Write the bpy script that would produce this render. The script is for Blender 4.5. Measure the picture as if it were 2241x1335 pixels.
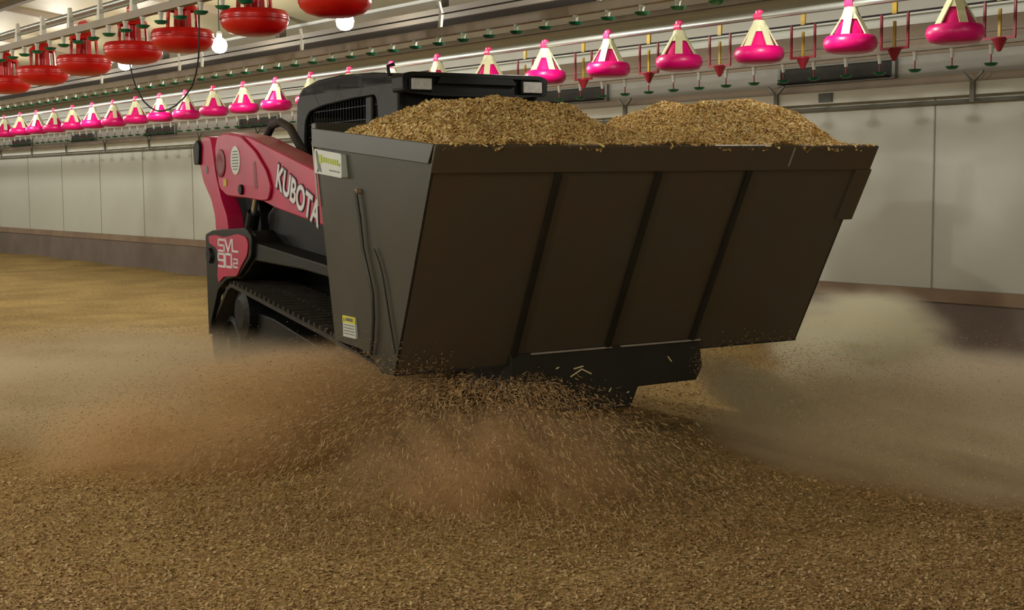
import bpy, math, random
import numpy as np
from mathutils import Vector, Matrix

for o in list(bpy.data.objects):
    bpy.data.objects.remove(o, do_unlink=True)
SC = bpy.context.scene
COL = SC.collection
random.seed(7)
RNG = np.random.default_rng(11)
PI = math.pi

# ------------------------------------------------------------------ camera
PITCH, CAMH, CROLL, FPX = math.radians(5.118), 1.404, .007, 2966.0
cam_d = bpy.data.cameras.new('camera')
cam_d.sensor_width = 36.0
cam_d.lens = FPX / 2241.0 * 36.0
cam_d.clip_end = 200
cam = bpy.data.objects.new('camera', cam_d)
COL.objects.link(cam)
cam.matrix_world = (Matrix.Translation((0, 0, CAMH)) @ Matrix.Rotation(PI/2 - PITCH, 4, 'X')
                    @ Matrix.Rotation(-CROLL, 4, 'Z'))
SC.camera = cam

# ------------------------------------------------------------------ world, exposure
SC.view_settings.view_transform = 'Standard'
SC.view_settings.look = 'None'
SC.view_settings.gamma = 1.0
SC.view_settings.use_curve_mapping = False
SC.view_settings.exposure = 0.45
SC.cycles.use_denoising = True
SC.cycles.max_bounces = 8
SC.cycles.diffuse_bounces = 4
SC.cycles.glossy_bounces = 3
SC.cycles.transmission_bounces = 3
SC.cycles.volume_bounces = 5
SC.cycles.transparent_max_bounces = 8
SC.cycles.volume_step_rate = 2.5
SC.cycles.volume_max_steps = 80
SC.cycles.use_adaptive_sampling = True
SC.cycles.adaptive_threshold = 0.03
SC.cycles.sample_clamp_indirect = 3.0
wd = bpy.data.worlds.new('world')
SC.world = wd
wd.use_nodes = True
wd.node_tree.nodes['Background'].inputs[0].default_value = (.9, .95, 1, 1)
wd.node_tree.nodes['Background'].inputs[1].default_value = .25

# ------------------------------------------------------------------ house frame: local x = n (across), y = s (along), z up
PSI = math.radians(37.762)
HM = Matrix.Rotation(PSI, 4, 'Z')
LAMP_N, LAMP_Z, LAMP_W, LAMP_STEP = 6.1, 2.80, 34.0, 2.43
LAMPS_ROW = [12.615 + LAMP_STEP*k for k in range(-6, 13)]     # along the house, above the loader
LAMPS_FILL = [(-0.9, 7.5 + 4.86*k, 3.1, 128.0) for k in range(-3, 5)]   # unseen row added as fill light on the camera's side


def add_point(n, s, z, w, r=.05, col=(1, .97, .88)):
    d = bpy.data.lights.new('bulb_light', 'POINT')
    d.energy = w
    d.shadow_soft_size = r
    d.color = col
    o = bpy.data.objects.new('bulb_light', d)
    COL.objects.link(o)
    o.location = HM @ Vector((n, s, z))
    return o


for s in LAMPS_ROW:
    add_point(LAMP_N, s, LAMP_Z - .14, LAMP_W * (1.0 if s > 7 else (.9 if s > 4 else .2)))   # power turned down at the right end to darken the wall there
for n, s, z, w in LAMPS_FILL:
    add_point(n, s, z - .14, w * (1.0 if s > 5 or s < 0 else .8))


# ------------------------------------------------------------------ helpers
def lin(r, g, b):
    def f(c):
        c /= 255.0
        return c/12.92 if c <= .04045 else ((c+.055)/1.055)**2.4
    return (f(r), f(g), f(b), 1.0)


def mat(name, rgb, rough=.6, metal=0.0, var=.12, vscale=6.0, bump=0.0, bscale=40.0, coord='Object', spec=.5, dirt=None):
    m = bpy.data.materials.new(name)
    m.use_nodes = True
    nt = m.node_tree
    N, L = nt.nodes, nt.links
    b = N['Principled BSDF']
    b.inputs['Roughness'].default_value = rough
    b.inputs['Metallic'].default_value = metal
    b.inputs['Specular IOR Level'].default_value = spec
    tc = N.new('ShaderNodeTexCoord')
    nz = N.new('ShaderNodeTexNoise')
    nz.inputs['Scale'].default_value = vscale
    nz.inputs['Detail'].default_value = 5
    L.new(tc.outputs[coord], nz.inputs['Vector'])
    cr = N.new('ShaderNodeValToRGB')
    c = lin(*rgb)
    cr.color_ramp.elements[0].position = .3
    cr.color_ramp.elements[1].position = .7
    cr.color_ramp.elements[0].color = tuple(max(0, v*(1-var)) for v in c[:3]) + (1,)
    cr.color_ramp.elements[1].color = tuple(min(1, v*(1+var)) for v in c[:3]) + (1,)
    if dirt:
        cr.color_ramp.elements[0].color = lin(*dirt)
    L.new(nz.outputs['Fac'], cr.inputs['Fac'])
    L.new(cr.outputs['Color'], b.inputs['Base Color'])
    if bump:
        n2 = N.new('ShaderNodeTexNoise')
        n2.inputs['Scale'].default_value = bscale
        n2.inputs['Detail'].default_value = 4
        L.new(tc.outputs[coord], n2.inputs['Vector'])
        bp = N.new('ShaderNodeBump')
        bp.inputs['Strength'].default_value = bump
        bp.inputs['Distance'].default_value = .02
        L.new(n2.outputs['Fac'], bp.inputs['Height'])
        L.new(bp.outputs['Normal'], b.inputs['Normal'])
    return m


def chip_mat(name, cols, rough=.85):
    m = bpy.data.materials.new(name)
    m.use_nodes = True
    N, L = m.node_tree.nodes, m.node_tree.links
    b = N['Principled BSDF']
    b.inputs['Roughness'].default_value = rough
    b.inputs['Specular IOR Level'].default_value = .2
    g = N.new('ShaderNodeNewGeometry')
    cr = N.new('ShaderNodeValToRGB')
    el = cr.color_ramp.elements
    while len(el) < len(cols):
        el.new(.5)
    for i, c in enumerate(cols):
        el[i].position = i/(len(cols)-1)
        el[i].color = lin(*c)
    L.new(g.outputs['Random Per Island'], cr.inputs['Fac'])
    L.new(cr.outputs['Color'], b.inputs['Base Color'])
    return m


def emit(name, rgb, s):
    m = bpy.data.materials.new(name)
    m.use_nodes = True
    b = m.node_tree.nodes['Principled BSDF']
    b.inputs['Base Color'].default_value = lin(*rgb)
    b.inputs['Emission Color'].default_value = lin(*rgb)
    b.inputs['Emission Strength'].default_value = s
    return m


def glass_mat(name, tint, gloss=.12):
    m = bpy.data.materials.new(name)
    m.use_nodes = True
    N, L = m.node_tree.nodes, m.node_tree.links
    N.remove(N['Principled BSDF'])
    t = N.new('ShaderNodeBsdfTransparent')
    t.inputs[0].default_value = lin(*tint)
    g = N.new('ShaderNodeBsdfGlossy')
    g.inputs['Roughness'].default_value = .08
    g.inputs['Color'].default_value = (.8, .85, .85, 1)
    mx = N.new('ShaderNodeMixShader')
    mx.inputs[0].default_value = gloss
    L.new(t.outputs[0], mx.inputs[1])
    L.new(g.outputs[0], mx.inputs[2])
    L.new(mx.outputs[0], N['Material Output'].inputs['Surface'])
    return m


class MB:
    def __init__(s):
        s.v, s.f = [], []

    def add(s, vs, fs):
        o = len(s.v)
        s.v += [tuple(map(float, v)) for v in vs]
        s.f += [tuple(i+o for i in f) for f in fs]
        return s

    def box(s, a, b):
        x0, y0, z0 = a
        x1, y1, z1 = b
        return s.add([(x0, y0, z0), (x1, y0, z0), (x1, y1, z0), (x0, y1, z0), (x0, y0, z1), (x1, y0, z1), (x1, y1, z1), (x0, y1, z1)],
                     [(0, 3, 2, 1), (4, 5, 6, 7), (0, 1, 5, 4), (1, 2, 6, 5), (2, 3, 7, 6), (3, 0, 4, 7)])

    def hexa(s, p):      # eight corners ordered like box()
        return s.add(p, [(0, 3, 2, 1), (4, 5, 6, 7), (0, 1, 5, 4), (1, 2, 6, 5), (2, 3, 7, 6), (3, 0, 4, 7)])

    def bar(s, p, q, w, t, up=(0, 0, 1)):
        p, q, up = Vector(p), Vector(q), Vector(up)
        d = (q-p).normalized()
        a = d.cross(up)
        if a.length < 1e-4:
            a = d.cross(Vector((1, 0, 0)))
        a = a.normalized()*w/2
        b = a.cross(d).normalized()*t/2
        return s.hexa([p-a-b, p+a-b, q+a-b, q-a-b, p-a+b, p+a+b, q+a+b, q-a+b])

    def prism(s, poly, ax, a, b):
        # poly in the two other axes (order kept), extruded on axis ax from a to b
        n = len(poly)

        def P(u, v, w):
            if ax == 0:
                return (w, u, v)
            if ax == 1:
                return (u, w, v)
            return (u, v, w)
        vs = [P(u, v, a) for u, v in poly] + [P(u, v, b) for u, v in poly]
        fs = [tuple(range(n)), tuple(range(2*n-1, n-1, -1))]
        fs += [(i, i+n, (i+1) % n+n, (i+1) % n) for i in range(n)]
        return s.add(vs, fs)

    def ring(s, outer, inner, ax, a, b):
        n = len(outer)

        def P(u, v, w):
            if ax == 0:
                return (w, u, v)
            if ax == 1:
                return (u, w, v)
            return (u, v, w)
        vs = [P(u, v, w) for w in (a, b) for L in (outer, inner) for u, v in L]
        fs = []
        for i in range(n):
            j = (i+1) % n
            fs += [(i, j, n+j, n+i), (2*n+i, 3*n+i, 3*n+j, 2*n+j), (i, 2*n+i, 2*n+j, j), (n+i, n+j, 3*n+j, 3*n+i)]
        return s.add(vs, fs)

    def tube(s, pts, r, seg=10, cap=True):
        pts = [Vector(p) for p in pts]
        rr = r if isinstance(r, (list, tuple)) else [r]*len(pts)
        vs, fs = [], []
        prev = None
        for i, p in enumerate(pts):
            d = (pts[min(i+1, len(pts)-1)] - pts[max(i-1, 0)]).normalized()
            if prev is None:
                a = d.cross(Vector((0, 0, 1)))
                if a.length < 1e-3:
                    a = d.cross(Vector((1, 0, 0)))
            else:
                a = prev - d*prev.dot(d)
            a.normalize()
            prev = a
            b = d.cross(a)
            for k in range(seg):
                t = 2*PI*k/seg
                vs.append(p + (a*math.cos(t) + b*math.sin(t))*rr[i])
        for i in range(len(pts)-1):
            for k in range(seg):
                k2 = (k+1) % seg
                fs.append((i*seg+k, i*seg+k2, (i+1)*seg+k2, (i+1)*seg+k))
        if cap:
            fs.append(tuple(range(seg-1, -1, -1)))
            fs.append(tuple((len(pts)-1)*seg+k for k in range(seg)))
        return s.add(vs, fs)

    def lathe(s, prof, seg=24, c=(0, 0, 0), ax=2, cap=False):
        vs, fs = [], []
        for r, z in prof:
            for k in range(seg):
                t = 2*PI*k/seg
                u, v = r*math.cos(t), r*math.sin(t)
                p = (u, v, z) if ax == 2 else ((z, u, v) if ax == 0 else (u, z, v))
                vs.append((p[0]+c[0], p[1]+c[1], p[2]+c[2]))
        for i in range(len(prof)-1):
            for k in range(seg):
                k2 = (k+1) % seg
                fs.append((i*seg+k, i*seg+k2, (i+1)*seg+k2, (i+1)*seg+k))
        if cap:
            fs.append(tuple(range(seg-1, -1, -1)))
            fs.append(tuple((len(prof)-1)*seg+k for k in range(seg)))
        return s.add(vs, fs)

    def build(s, name, m, parent=None, smooth=False, bevel=0.0, loc=None, rz=None):
        me = bpy.data.meshes.new(name)
        me.from_pydata(s.v, [], s.f)
        me.materials.append(m)
        me.update()
        if smooth:
            for p in me.polygons:
                p.use_smooth = True
            try:
                me.set_sharp_from_angle(angle=math.radians(40))
            except Exception:
                pass
        o = bpy.data.objects.new(name, me)
        COL.objects.link(o)
        if parent:
            o.parent = parent
        if loc is not None:
            o.location = loc
        if rz is not None:
            o.rotation_euler = (0, 0, rz)
        if bevel:
            b = o.modifiers.new('bevel', 'BEVEL')
            b.width = bevel
            b.segments = 2
            b.limit_method = 'ANGLE'
        return o


def tag(o, label=None, cat=None, group=None, kind=None):
    if label:
        o['label'] = label
    if cat:
        o['category'] = cat
    if group:
        o['group'] = group
    if kind:
        o['kind'] = kind
    return o


def empty(name, loc=(0, 0, 0), rz=0.0):
    o = bpy.data.objects.new(name, None)
    COL.objects.link(o)
    o.location = loc
    o.rotation_euler = (0, 0, rz)
    o.empty_display_size = .1
    return o


def copy_tree(o, parent=None):
    c = o.copy()
    COL.objects.link(c)
    c.parent = parent
    for ch in list(o.children):
        if ch.name in bpy.data.objects and ch is not c:
            copy_tree(ch, c)
    return c


ONES = ['', 'first', 'second', 'third', 'fourth', 'fifth', 'sixth', 'seventh', 'eighth', 'ninth', 'tenth', 'eleventh', 'twelfth',
        'thirteenth', 'fourteenth', 'fifteenth', 'sixteenth', 'seventeenth', 'eighteenth', 'nineteenth']
TENS = {2: ('twenty', 'twentieth'), 3: ('thirty', 'thirtieth'), 4: ('forty', 'fortieth'), 5: ('fifty', 'fiftieth'), 6: ('sixty', 'sixtieth')}


def ordinal(k):
    if k < 20:
        return ONES[k]
    t, u = divmod(k, 10)
    return TENS[t][1] if u == 0 else TENS[t][0] + '-' + ONES[u]


def hloc(n, s, z):
    return HM @ Vector((n, s, z))


def to_pixel(p):        # only used to count which repeats the photo shows
    q = cam.matrix_world.inverted() @ Vector(p)
    return 1120.5 + FPX*q.x/-q.z, 667.5 - FPX*q.y/-q.z


def setting(mb, name, m, label=None, cat=None, smooth=False):
    o = mb.build(name, m, smooth=smooth)
    o.rotation_euler = (0, 0, PSI)
    tag(o, label, cat, kind='structure')
    return o


def hobj(mb, name, m, label, cat, group=None, smooth=False, kind=None, bevel=0):
    o = mb.build(name, m, smooth=smooth, bevel=bevel)
    o.rotation_euler = (0, 0, PSI)
    return tag(o, label, cat, group, kind)


# ------------------------------------------------------------------ materials
M = {}
M['panel'] = mat('wall_panel_white', (206, 208, 196), .45, var=.05, vscale=.8)
M['trimwhite'] = mat('white_strip', (222, 224, 214), .4, var=.05, vscale=1.5)
M['concrete'] = mat('concrete', (122, 110, 102), .85, var=.14, vscale=2.2, bump=.2, bscale=25)
M['sill'] = mat('sill_timber', (146, 124, 104), .8, var=.15, vscale=3, bump=.15)
M['board'] = mat('tan_board', (142, 126, 108), .75, var=.14, vscale=2.5)
M['greyboard'] = mat('grey_board', (158, 156, 148), .6, var=.07, vscale=1.5)
M['lamplight'] = mat('lamplit_ceiling_strip', (226, 228, 226), .4, var=.05, vscale=1)  # whiter than the ceiling sheet to stand for lamplight falling on it
M['ceiling'] = mat('ceiling_sheet', (162, 151, 120), .55, var=.08, vscale=.9)
M['rafter'] = mat('rafter_timber', (96, 84, 64), .8, var=.15, vscale=3)
M['beamshade'] = mat('painted_underside_shade', (26, 22, 18), .8, var=.12, vscale=2)  # shade under the beam put into the colour
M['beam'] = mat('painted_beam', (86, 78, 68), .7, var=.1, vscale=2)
M['dark'] = mat('inlet_dark', (48, 46, 40), .8, var=.25, vscale=8)
M['galv'] = mat('galvanised_steel', (176, 180, 174), .35, .7, var=.1, vscale=4)
M['rail'] = mat('drinker_rail', (146, 134, 118), .6, var=.08)
M['seam'] = mat('panel_joint', (160, 160, 150), .6, var=.08)
M['conduit'] = mat('grey_conduit', (118, 118, 110), .5, var=.08)
M['pink'] = mat('pink_plastic', (216, 5, 112), .35, var=.08, vscale=10)
M['pinkneck'] = mat('pink_clip', (226, 60, 120), .35, var=.15, vscale=10)
M['ivory'] = mat('ivory_plastic', (226, 226, 186), .5, var=.05)
M['red'] = mat('red_plastic', (206, 18, 14), .3, var=.12, vscale=8)
M['redbar'] = mat('dull_red_plastic', (150, 34, 48), .5)
M['yellow'] = mat('yellow_plastic', (190, 156, 44), .5)
M['cup'] = mat('green_plastic', (14, 104, 70), .35, var=.15, vscale=20)
M['nipple'] = mat('white_plastic', (220, 220, 208), .4)
M['wire'] = mat('black_wire', (34, 30, 30), .6)
M['bulb'] = emit('bulb_glow', (255, 252, 235), 45)
M['socket'] = mat('lamp_socket', (210, 210, 204), .5)
M['paint'] = mat('bucket_paint', (82, 77, 66), .5, .15, var=.14, vscale=3.0, dirt=(92, 79, 64))
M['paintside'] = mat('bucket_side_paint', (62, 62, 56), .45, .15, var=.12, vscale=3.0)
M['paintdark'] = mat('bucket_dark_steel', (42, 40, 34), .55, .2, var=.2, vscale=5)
M['worn'] = mat('worn_bare_steel', (186, 180, 170), .4, .5, var=.15, vscale=20)
M['lred'] = mat('loader_paint', (184, 22, 76), .42, var=.1, vscale=3, dirt=(166, 26, 62))
M['lreddark'] = mat('loader_paint_groove', (120, 14, 40), .5)
M['black'] = mat('black_steel', (14, 15, 14), .55, var=.2, vscale=5, spec=.25)
M['cabblack'] = mat('cab_frame_black', (17, 20, 17), .5, var=.15, vscale=4, spec=.25)
M['rubber'] = mat('track_rubber', (34, 34, 30), .8, var=.3, vscale=10, bump=.3, dirt=(60, 50, 38))
M['lens'] = mat('lamp_lens', (190, 188, 184), .2, var=.15, vscale=40)
M['text'] = mat('white_lettering', (214, 212, 218), .4)
M['textedge'] = mat('black_letter_edge', (40, 30, 36), .5)
M['glass'] = glass_mat('tinted_glass', (120, 130, 122))
M['chrome'] = mat('chrome_rod', (220, 220, 214), .15, .9, var=.05)
M['sticker'] = mat('white_sticker', (196, 202, 196), .4, var=.04)
M['warn'] = mat('yellow_sticker', (214, 206, 30), .4)
M['logogreen'] = mat('green_logo_ink', (170, 186, 60), .5)
M['ink'] = mat('grey_ink', (92, 98, 98), .5)
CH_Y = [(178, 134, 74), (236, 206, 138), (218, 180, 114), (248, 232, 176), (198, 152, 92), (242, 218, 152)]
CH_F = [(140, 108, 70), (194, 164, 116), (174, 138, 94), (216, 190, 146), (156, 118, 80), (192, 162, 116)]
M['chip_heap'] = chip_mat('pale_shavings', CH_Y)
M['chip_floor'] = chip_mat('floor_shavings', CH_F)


def litter_material():
    m = bpy.data.materials.new('litter_ground')
    m.use_nodes = True
    N, L = m.node_tree.nodes, m.node_tree.links
    b = N['Principled BSDF']
    b.inputs['Roughness'].default_value = .95
    b.inputs['Specular IOR Level'].default_value = .1
    tc = N.new('ShaderNodeTexCoord')
    v = N.new('ShaderNodeTexVoronoi')
    v.inputs['Scale'].default_value = 60
    L.new(tc.outputs['Object'], v.inputs['Vector'])
    cr = N.new('ShaderNodeValToRGB')
    el = cr.color_ramp.elements
    cols = [(156, 130, 82), (188, 163, 112), (174, 147, 97), (202, 180, 128)]
    while len(el) < 4:
        el.new(.5)
    for i, c in enumerate(cols):
        el[i].position = i/3
        el[i].color = lin(*c)
    sep = N.new('ShaderNodeSeparateColor')
    L.new(v.outputs['Color'], sep.inputs[0])
    L.new(sep.outputs[0], cr.inputs['Fac'])
    nz = N.new('ShaderNodeTexNoise')
    nz.inputs['Scale'].default_value = 1.1
    nz.inputs['Detail'].default_value = 6
    L.new(tc.outputs['Object'], nz.inputs['Vector'])
    c2 = N.new('ShaderNodeValToRGB')
    c2.color_ramp.elements[0].position = .35
    c2.color_ramp.elements[1].position = .65
    c2.color_ramp.elements[0].color = (.78, .74, .70, 1)
    c2.color_ramp.elements[1].color = (1.08, 1.06, .96, 1)
    L.new(nz.outputs['Fac'], c2.inputs['Fac'])
    mx = N.new('ShaderNodeMix')
    mx.data_type = 'RGBA'
    mx.blend_type = 'MULTIPLY'
    mx.inputs[0].default_value = 1
    L.new(cr.outputs['Color'], mx.inputs[6])
    L.new(c2.outputs['Color'], mx.inputs[7])
    L.new(mx.outputs[2], b.inputs['Base Color'])
    n3 = N.new('ShaderNodeTexNoise')
    n3.inputs['Scale'].default_value = 45
    n3.inputs['Detail'].default_value = 5
    L.new(tc.outputs['Object'], n3.inputs['Vector'])
    bp = N.new('ShaderNodeBump')
    bp.inputs['Strength'].default_value = .9
    bp.inputs['Distance'].default_value = .03
    L.new(n3.outputs['Fac'], bp.inputs['Height'])
    L.new(bp.outputs['Normal'], b.inputs['Normal'])
    return m


M['litter'] = litter_material()

# ------------------------------------------------------------------ the room
S0, S1, NW, NF = -7.0, 62.0, 9.33, -4.0
CZ0, CK = 2.90, .13          # ceiling height at the wall, slope towards the middle
RIDGE = 2.6


def cz(n):
    return CZ0 + (NW-n)*CK if n > RIDGE else CZ0 + (NW-RIDGE)*CK - (RIDGE-n)*CK


def litter_z(x, y):
    return (.012*np.sin(x*1.7+.4*y) + .010*np.sin(y*2.3-.7*x+1) + .007*np.sin(3.9*x+2.1*y))


def floor_grid(x0, x1, y0, y1, nx, ny):
    xs, ys = np.linspace(x0, x1, nx), np.linspace(y0, y1, ny)
    X, Y = np.meshgrid(xs, ys)
    Z = litter_z(X, Y) - .012
    vs = np.stack([X.ravel(), Y.ravel(), Z.ravel()], 1).tolist()
    fs = [(j*nx+i, j*nx+i+1, (j+1)*nx+i+1, (j+1)*nx+i) for j in range(ny-1) for i in range(nx-1)]
    return vs, fs


mb = MB()
mb.add(*floor_grid(NF-.3, NW+.3, S0, S1, 90, 340))
fl = setting(mb, 'floor', M['litter'], 'floor covered with a thick bed of tan wood shavings', 'floor', smooth=True)

w = MB()
w.box((NW, S0, .40), (NW+.12, S1, 2.95))
setting(w, 'wall_back', M['panel'], 'long white panelled side wall behind the loader', 'wall')
w = MB()
w.box((NW-.03, S0, -.15), (NW+.12, S1, .44))
setting(w, 'trim_1', M['concrete'], 'grey concrete stem wall below the white panels', 'stem wall')
w = MB()
w.box((NW-.05, S0, .44), (NW, S1, .543))
setting(w, 'trim_2', M['sill'], 'brown timber sill along the foot of the white panels', 'sill')
w = MB()
w.box((NW-.09, S0, 2.062), (NW, S1, 2.162))
setting(w, 'trim_3', M['trimwhite'], 'white box strip along the top of the wall panels', 'wall strip')
w = MB()
w.box((NW-.03, S0, 2.162), (NW, S1, 2.235))
w.box((NW-.03, S0, 2.405), (NW, S1, 2.65))
setting(w, 'trim_4', M['board'], 'tan boards above and below the air inlets', 'wall boards')
w = MB()
w.box((NW-.02, S0, 2.235), (NW, S1, 2.405))
setting(w, 'trim_5', M['greyboard'], 'grey board band holding the dark air inlets', 'wall boards')
w = MB()
w.box((NW-.06, S0, 2.65), (NW, S1, 2.70))
w.box((NW-.10, S0, 2.725), (NW, S1, 2.835))
setting(w, 'trim_6', M['trimwhite'], 'white mouldings where the wall meets the ceiling', 'moulding')
seam = MB()
for k in range(30):
    s = 22.37 + 1.98*(k-12)
    seam.box((NW-.006, s-.006, .545), (NW+.01, s+.006, 2.06))
setting(seam, 'trim_7', M['seam'], 'thin vertical joints between the white wall panels', 'panel joints')
w = MB()
w.box((NF-.12, S0, -.15), (NF, S1, 3.2))
setting(w, 'wall_front', M['panel'], 'opposite long wall behind the camera', 'wall')
for nm, s in (('wall_left', S1), ('wall_right', S0-.12)):
    w = MB()
    w.box((NF, s, -.15), (NW, s+.12, 4.2))
    setting(w, nm, M['panel'], 'end wall of the poultry house', 'wall')
w = MB()
zr = cz(RIDGE)
w.prism([(NW+.12, CZ0), (RIDGE, zr), (NF-.12, cz(NF)), (NF-.12, cz(NF)+.08), (RIDGE, zr+.08), (NW+.12, CZ0+.08)], 1, S0, S1)
setting(w, 'ceiling', M['ceiling'], 'pale sloping sheet ceiling of the house', 'ceiling')
# battens along the house and rafters across it
w = MB()
for n in (8.75, 5.0, 4.2, 3.3, 1.8, .6):
    w.box((n-.04, S0, cz(n)-.06), (n+.04, S1, cz(n)+.02))
setting(w, 'trim_8', M['rafter'], 'brown timber battens running along the ceiling', 'battens')
w = MB()
for k in range(-2, 22):
    s = 1.3 + 2.43*k
    w.hexa([(RIDGE, s, zr-.05), (6.7, s, cz(6.7)-.05), (6.7, s+.05, cz(6.7)-.05), (RIDGE, s+.05, zr-.05),
            (RIDGE, s, zr+.01), (6.7, s, cz(6.7)+.01), (6.7, s+.05, cz(6.7)+.01), (RIDGE, s+.05, zr+.01)])
setting(w, 'trim_9', M['board'], 'narrow cross battens on the ceiling', 'battens')
# long box beam under the ceiling
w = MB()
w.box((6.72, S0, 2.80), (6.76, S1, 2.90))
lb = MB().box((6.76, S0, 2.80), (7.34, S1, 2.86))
setting(lb, 'trim_11', M['beamshade'], 'underside of the long beam below the ceiling, shade painted in', 'beam underside')
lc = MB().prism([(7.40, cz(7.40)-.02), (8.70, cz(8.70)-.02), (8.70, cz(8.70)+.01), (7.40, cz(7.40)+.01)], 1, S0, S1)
setting(lc, 'trim_12', M['lamplight'], 'whiter ceiling strip with painted lining between the long beam and the wall', 'ceiling lining')
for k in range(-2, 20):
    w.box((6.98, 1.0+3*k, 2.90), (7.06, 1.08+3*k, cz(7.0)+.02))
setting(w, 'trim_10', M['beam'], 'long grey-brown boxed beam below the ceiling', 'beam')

# air inlets
for k in range(9):
    s = 7.5 + 3.5*k
    x, y = to_pixel(hloc(NW, s, 2.3))
    if 640 < x < 1180 or x < -20:
        continue
    r = empty('air_inlet', hloc(NW-.02, s, 2.235), PSI)
    MB().ring([(-.62, 0), (.62, 0), (.62, .165), (-.62, .165)], [(-.59, .015), (.59, .015), (.59, .15), (-.59, .15)], 0, -.035, 0).build('inlet_frame', M['conduit'], r)
    MB().box((-.012, -.59, .015), (-.004, .59, .15)).build('inlet_opening', M['dark'], r)
    MB().hexa([(-.10, -.57, .02), (-.03, -.57, .01), (-.03, .57, .01), (-.10, .57, .02), (-.10, -.57, .03), (-.03, -.57, .02), (-.03, .57, .02), (-.10, .57, .03)]).build('inlet_flap', M['black'], r)
    side = 'from the right edge' if x > 1180 else 'from the loader cab leftwards'
    idx = k+1 if x > 1180 else k-2
    tag(r, 'dark air inlet high on the wall, %s %s' % (ordinal(idx), side), 'air inlet', 'air inlets along the wall')

# curtain brackets on the white strip
BR = [6.128 + 1.965*k for k in range(-1, 17)]
proto = None
cl = cr_ = 0
vis = []
for s in BR:
    x, y = to_pixel(hloc(NW-.1, s, 2.1))
    if x < 0 or x > 2241 or 640 < x < 1180:
        continue
    vis.append((x, s))
rights = sorted([v for v in vis if v[0] > 1180], reverse=True)
lefts = sorted([v for v in vis if v[0] < 640])
for lst, txt in ((rights, 'from the right edge'), (lefts, 'from the left edge of the photo')):
    for i, (x, s) in enumerate(lst):
        if proto is None:
            proto = empty('strip_bracket')
            b = MB().box((-.02, -.02, -.11), (0, .02, .045))
            b.build('bracket_post', M['conduit'], proto)
            MB().bar((-.01, 0, .04), (-.01, .09, .12), .02, .015).bar((-.01, 0, .04), (-.01, -.09, .12), .02, .015).build('bracket_fork', M['conduit'], proto)
            r = proto
        else:
            r = copy_tree(proto)
        r.location = hloc(NW-.092, s, 2.115)
        r.rotation_euler = (0, 0, PSI)
        tag(r, 'grey forked bracket on the white wall strip, %s %s' % (ordinal(i+1), txt), 'bracket', 'forked brackets on the wall strip')
c = MB().tube([(NW-.04, S0+.1, 2.018), (NW-.04, S1-.1, 2.018)], .016, 8)
hobj(c, 'conduit_pipe', M['conduit'], 'thin grey conduit running just under the white wall strip', 'pipe', smooth=True)
b = MB().box((NW-.105, 7.48, 2.075), (NW-.09, 7.62, 2.15))
hobj(b, 'cover_plate', M['ink'], 'small grey rectangular cover plate on the white strip right of the loader', 'cover plate')

# ------------------------------------------------------------------ hanging lines
FEED_N, FEED_Z = 6.76, 2.475
hobj(MB().tube([(FEED_N, S0+.1, FEED_Z), (FEED_N, 50, FEED_Z)], .022, 12), 'feed_pipe', M['galv'],
     'long galvanised feed pipe carrying the pink and ivory feeder pans', 'pipe', smooth=True)
hobj(MB().box((5.54, S0, 2.445), (5.60, 50, 2.505)), 'drinker_rail', M['rail'],
     'tan drinker rail with green cups passing above the loader cab', 'rail')
hobj(MB().tube([(5.57, S0+.1, 2.60), (5.57, 50, 2.60)], .006, 6), 'support_wire', M['wire'],
     'thin wire above the middle drinker rail', 'wire')
hobj(MB().box((8.10, S0, 2.305), (8.16, 50, 2.345)), 'drinker_rail', M['rail'],
     'tan drinker rail nearest to the white wall', 'rail')
hobj(MB().tube([(8.13, S0+.1, 2.40), (8.13, 50, 2.40)], .012, 8), 'water_pipe', M['rail'],
     'thin pipe above the drinker rail nearest the wall', 'pipe', smooth=True)
hobj(MB().box((3.675, S0, 2.535), (3.725, 50, 2.585)), 'drinker_rail', M['rail'],
     'nearest drinker rail, in front of the large red feeders', 'rail')
hobj(MB().tube([(3.70, S0+.1, 2.645), (3.70, 50, 2.645)], .014, 8), 'water_pipe', M['galv'],
     'thin pipe on top of the nearest drinker rail at upper left', 'pipe', smooth=True)
hobj(MB().tube([(4.06, 2.0, 2.80), (4.06, 12.5, 2.80), (4.06, 50, 2.62)], .024, 12), 'feed_pipe', M['galv'],
     'feed pipe carrying the large red feeders at upper left', 'pipe', smooth=True)
hobj(MB().tube([(7.2, 2.0, 2.452), (7.2, 13.5, 2.452)], .007, 6), 'support_wire', M['wire'],
     'thin dark wire with red hanging brackets, right of the loader', 'wire')


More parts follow.
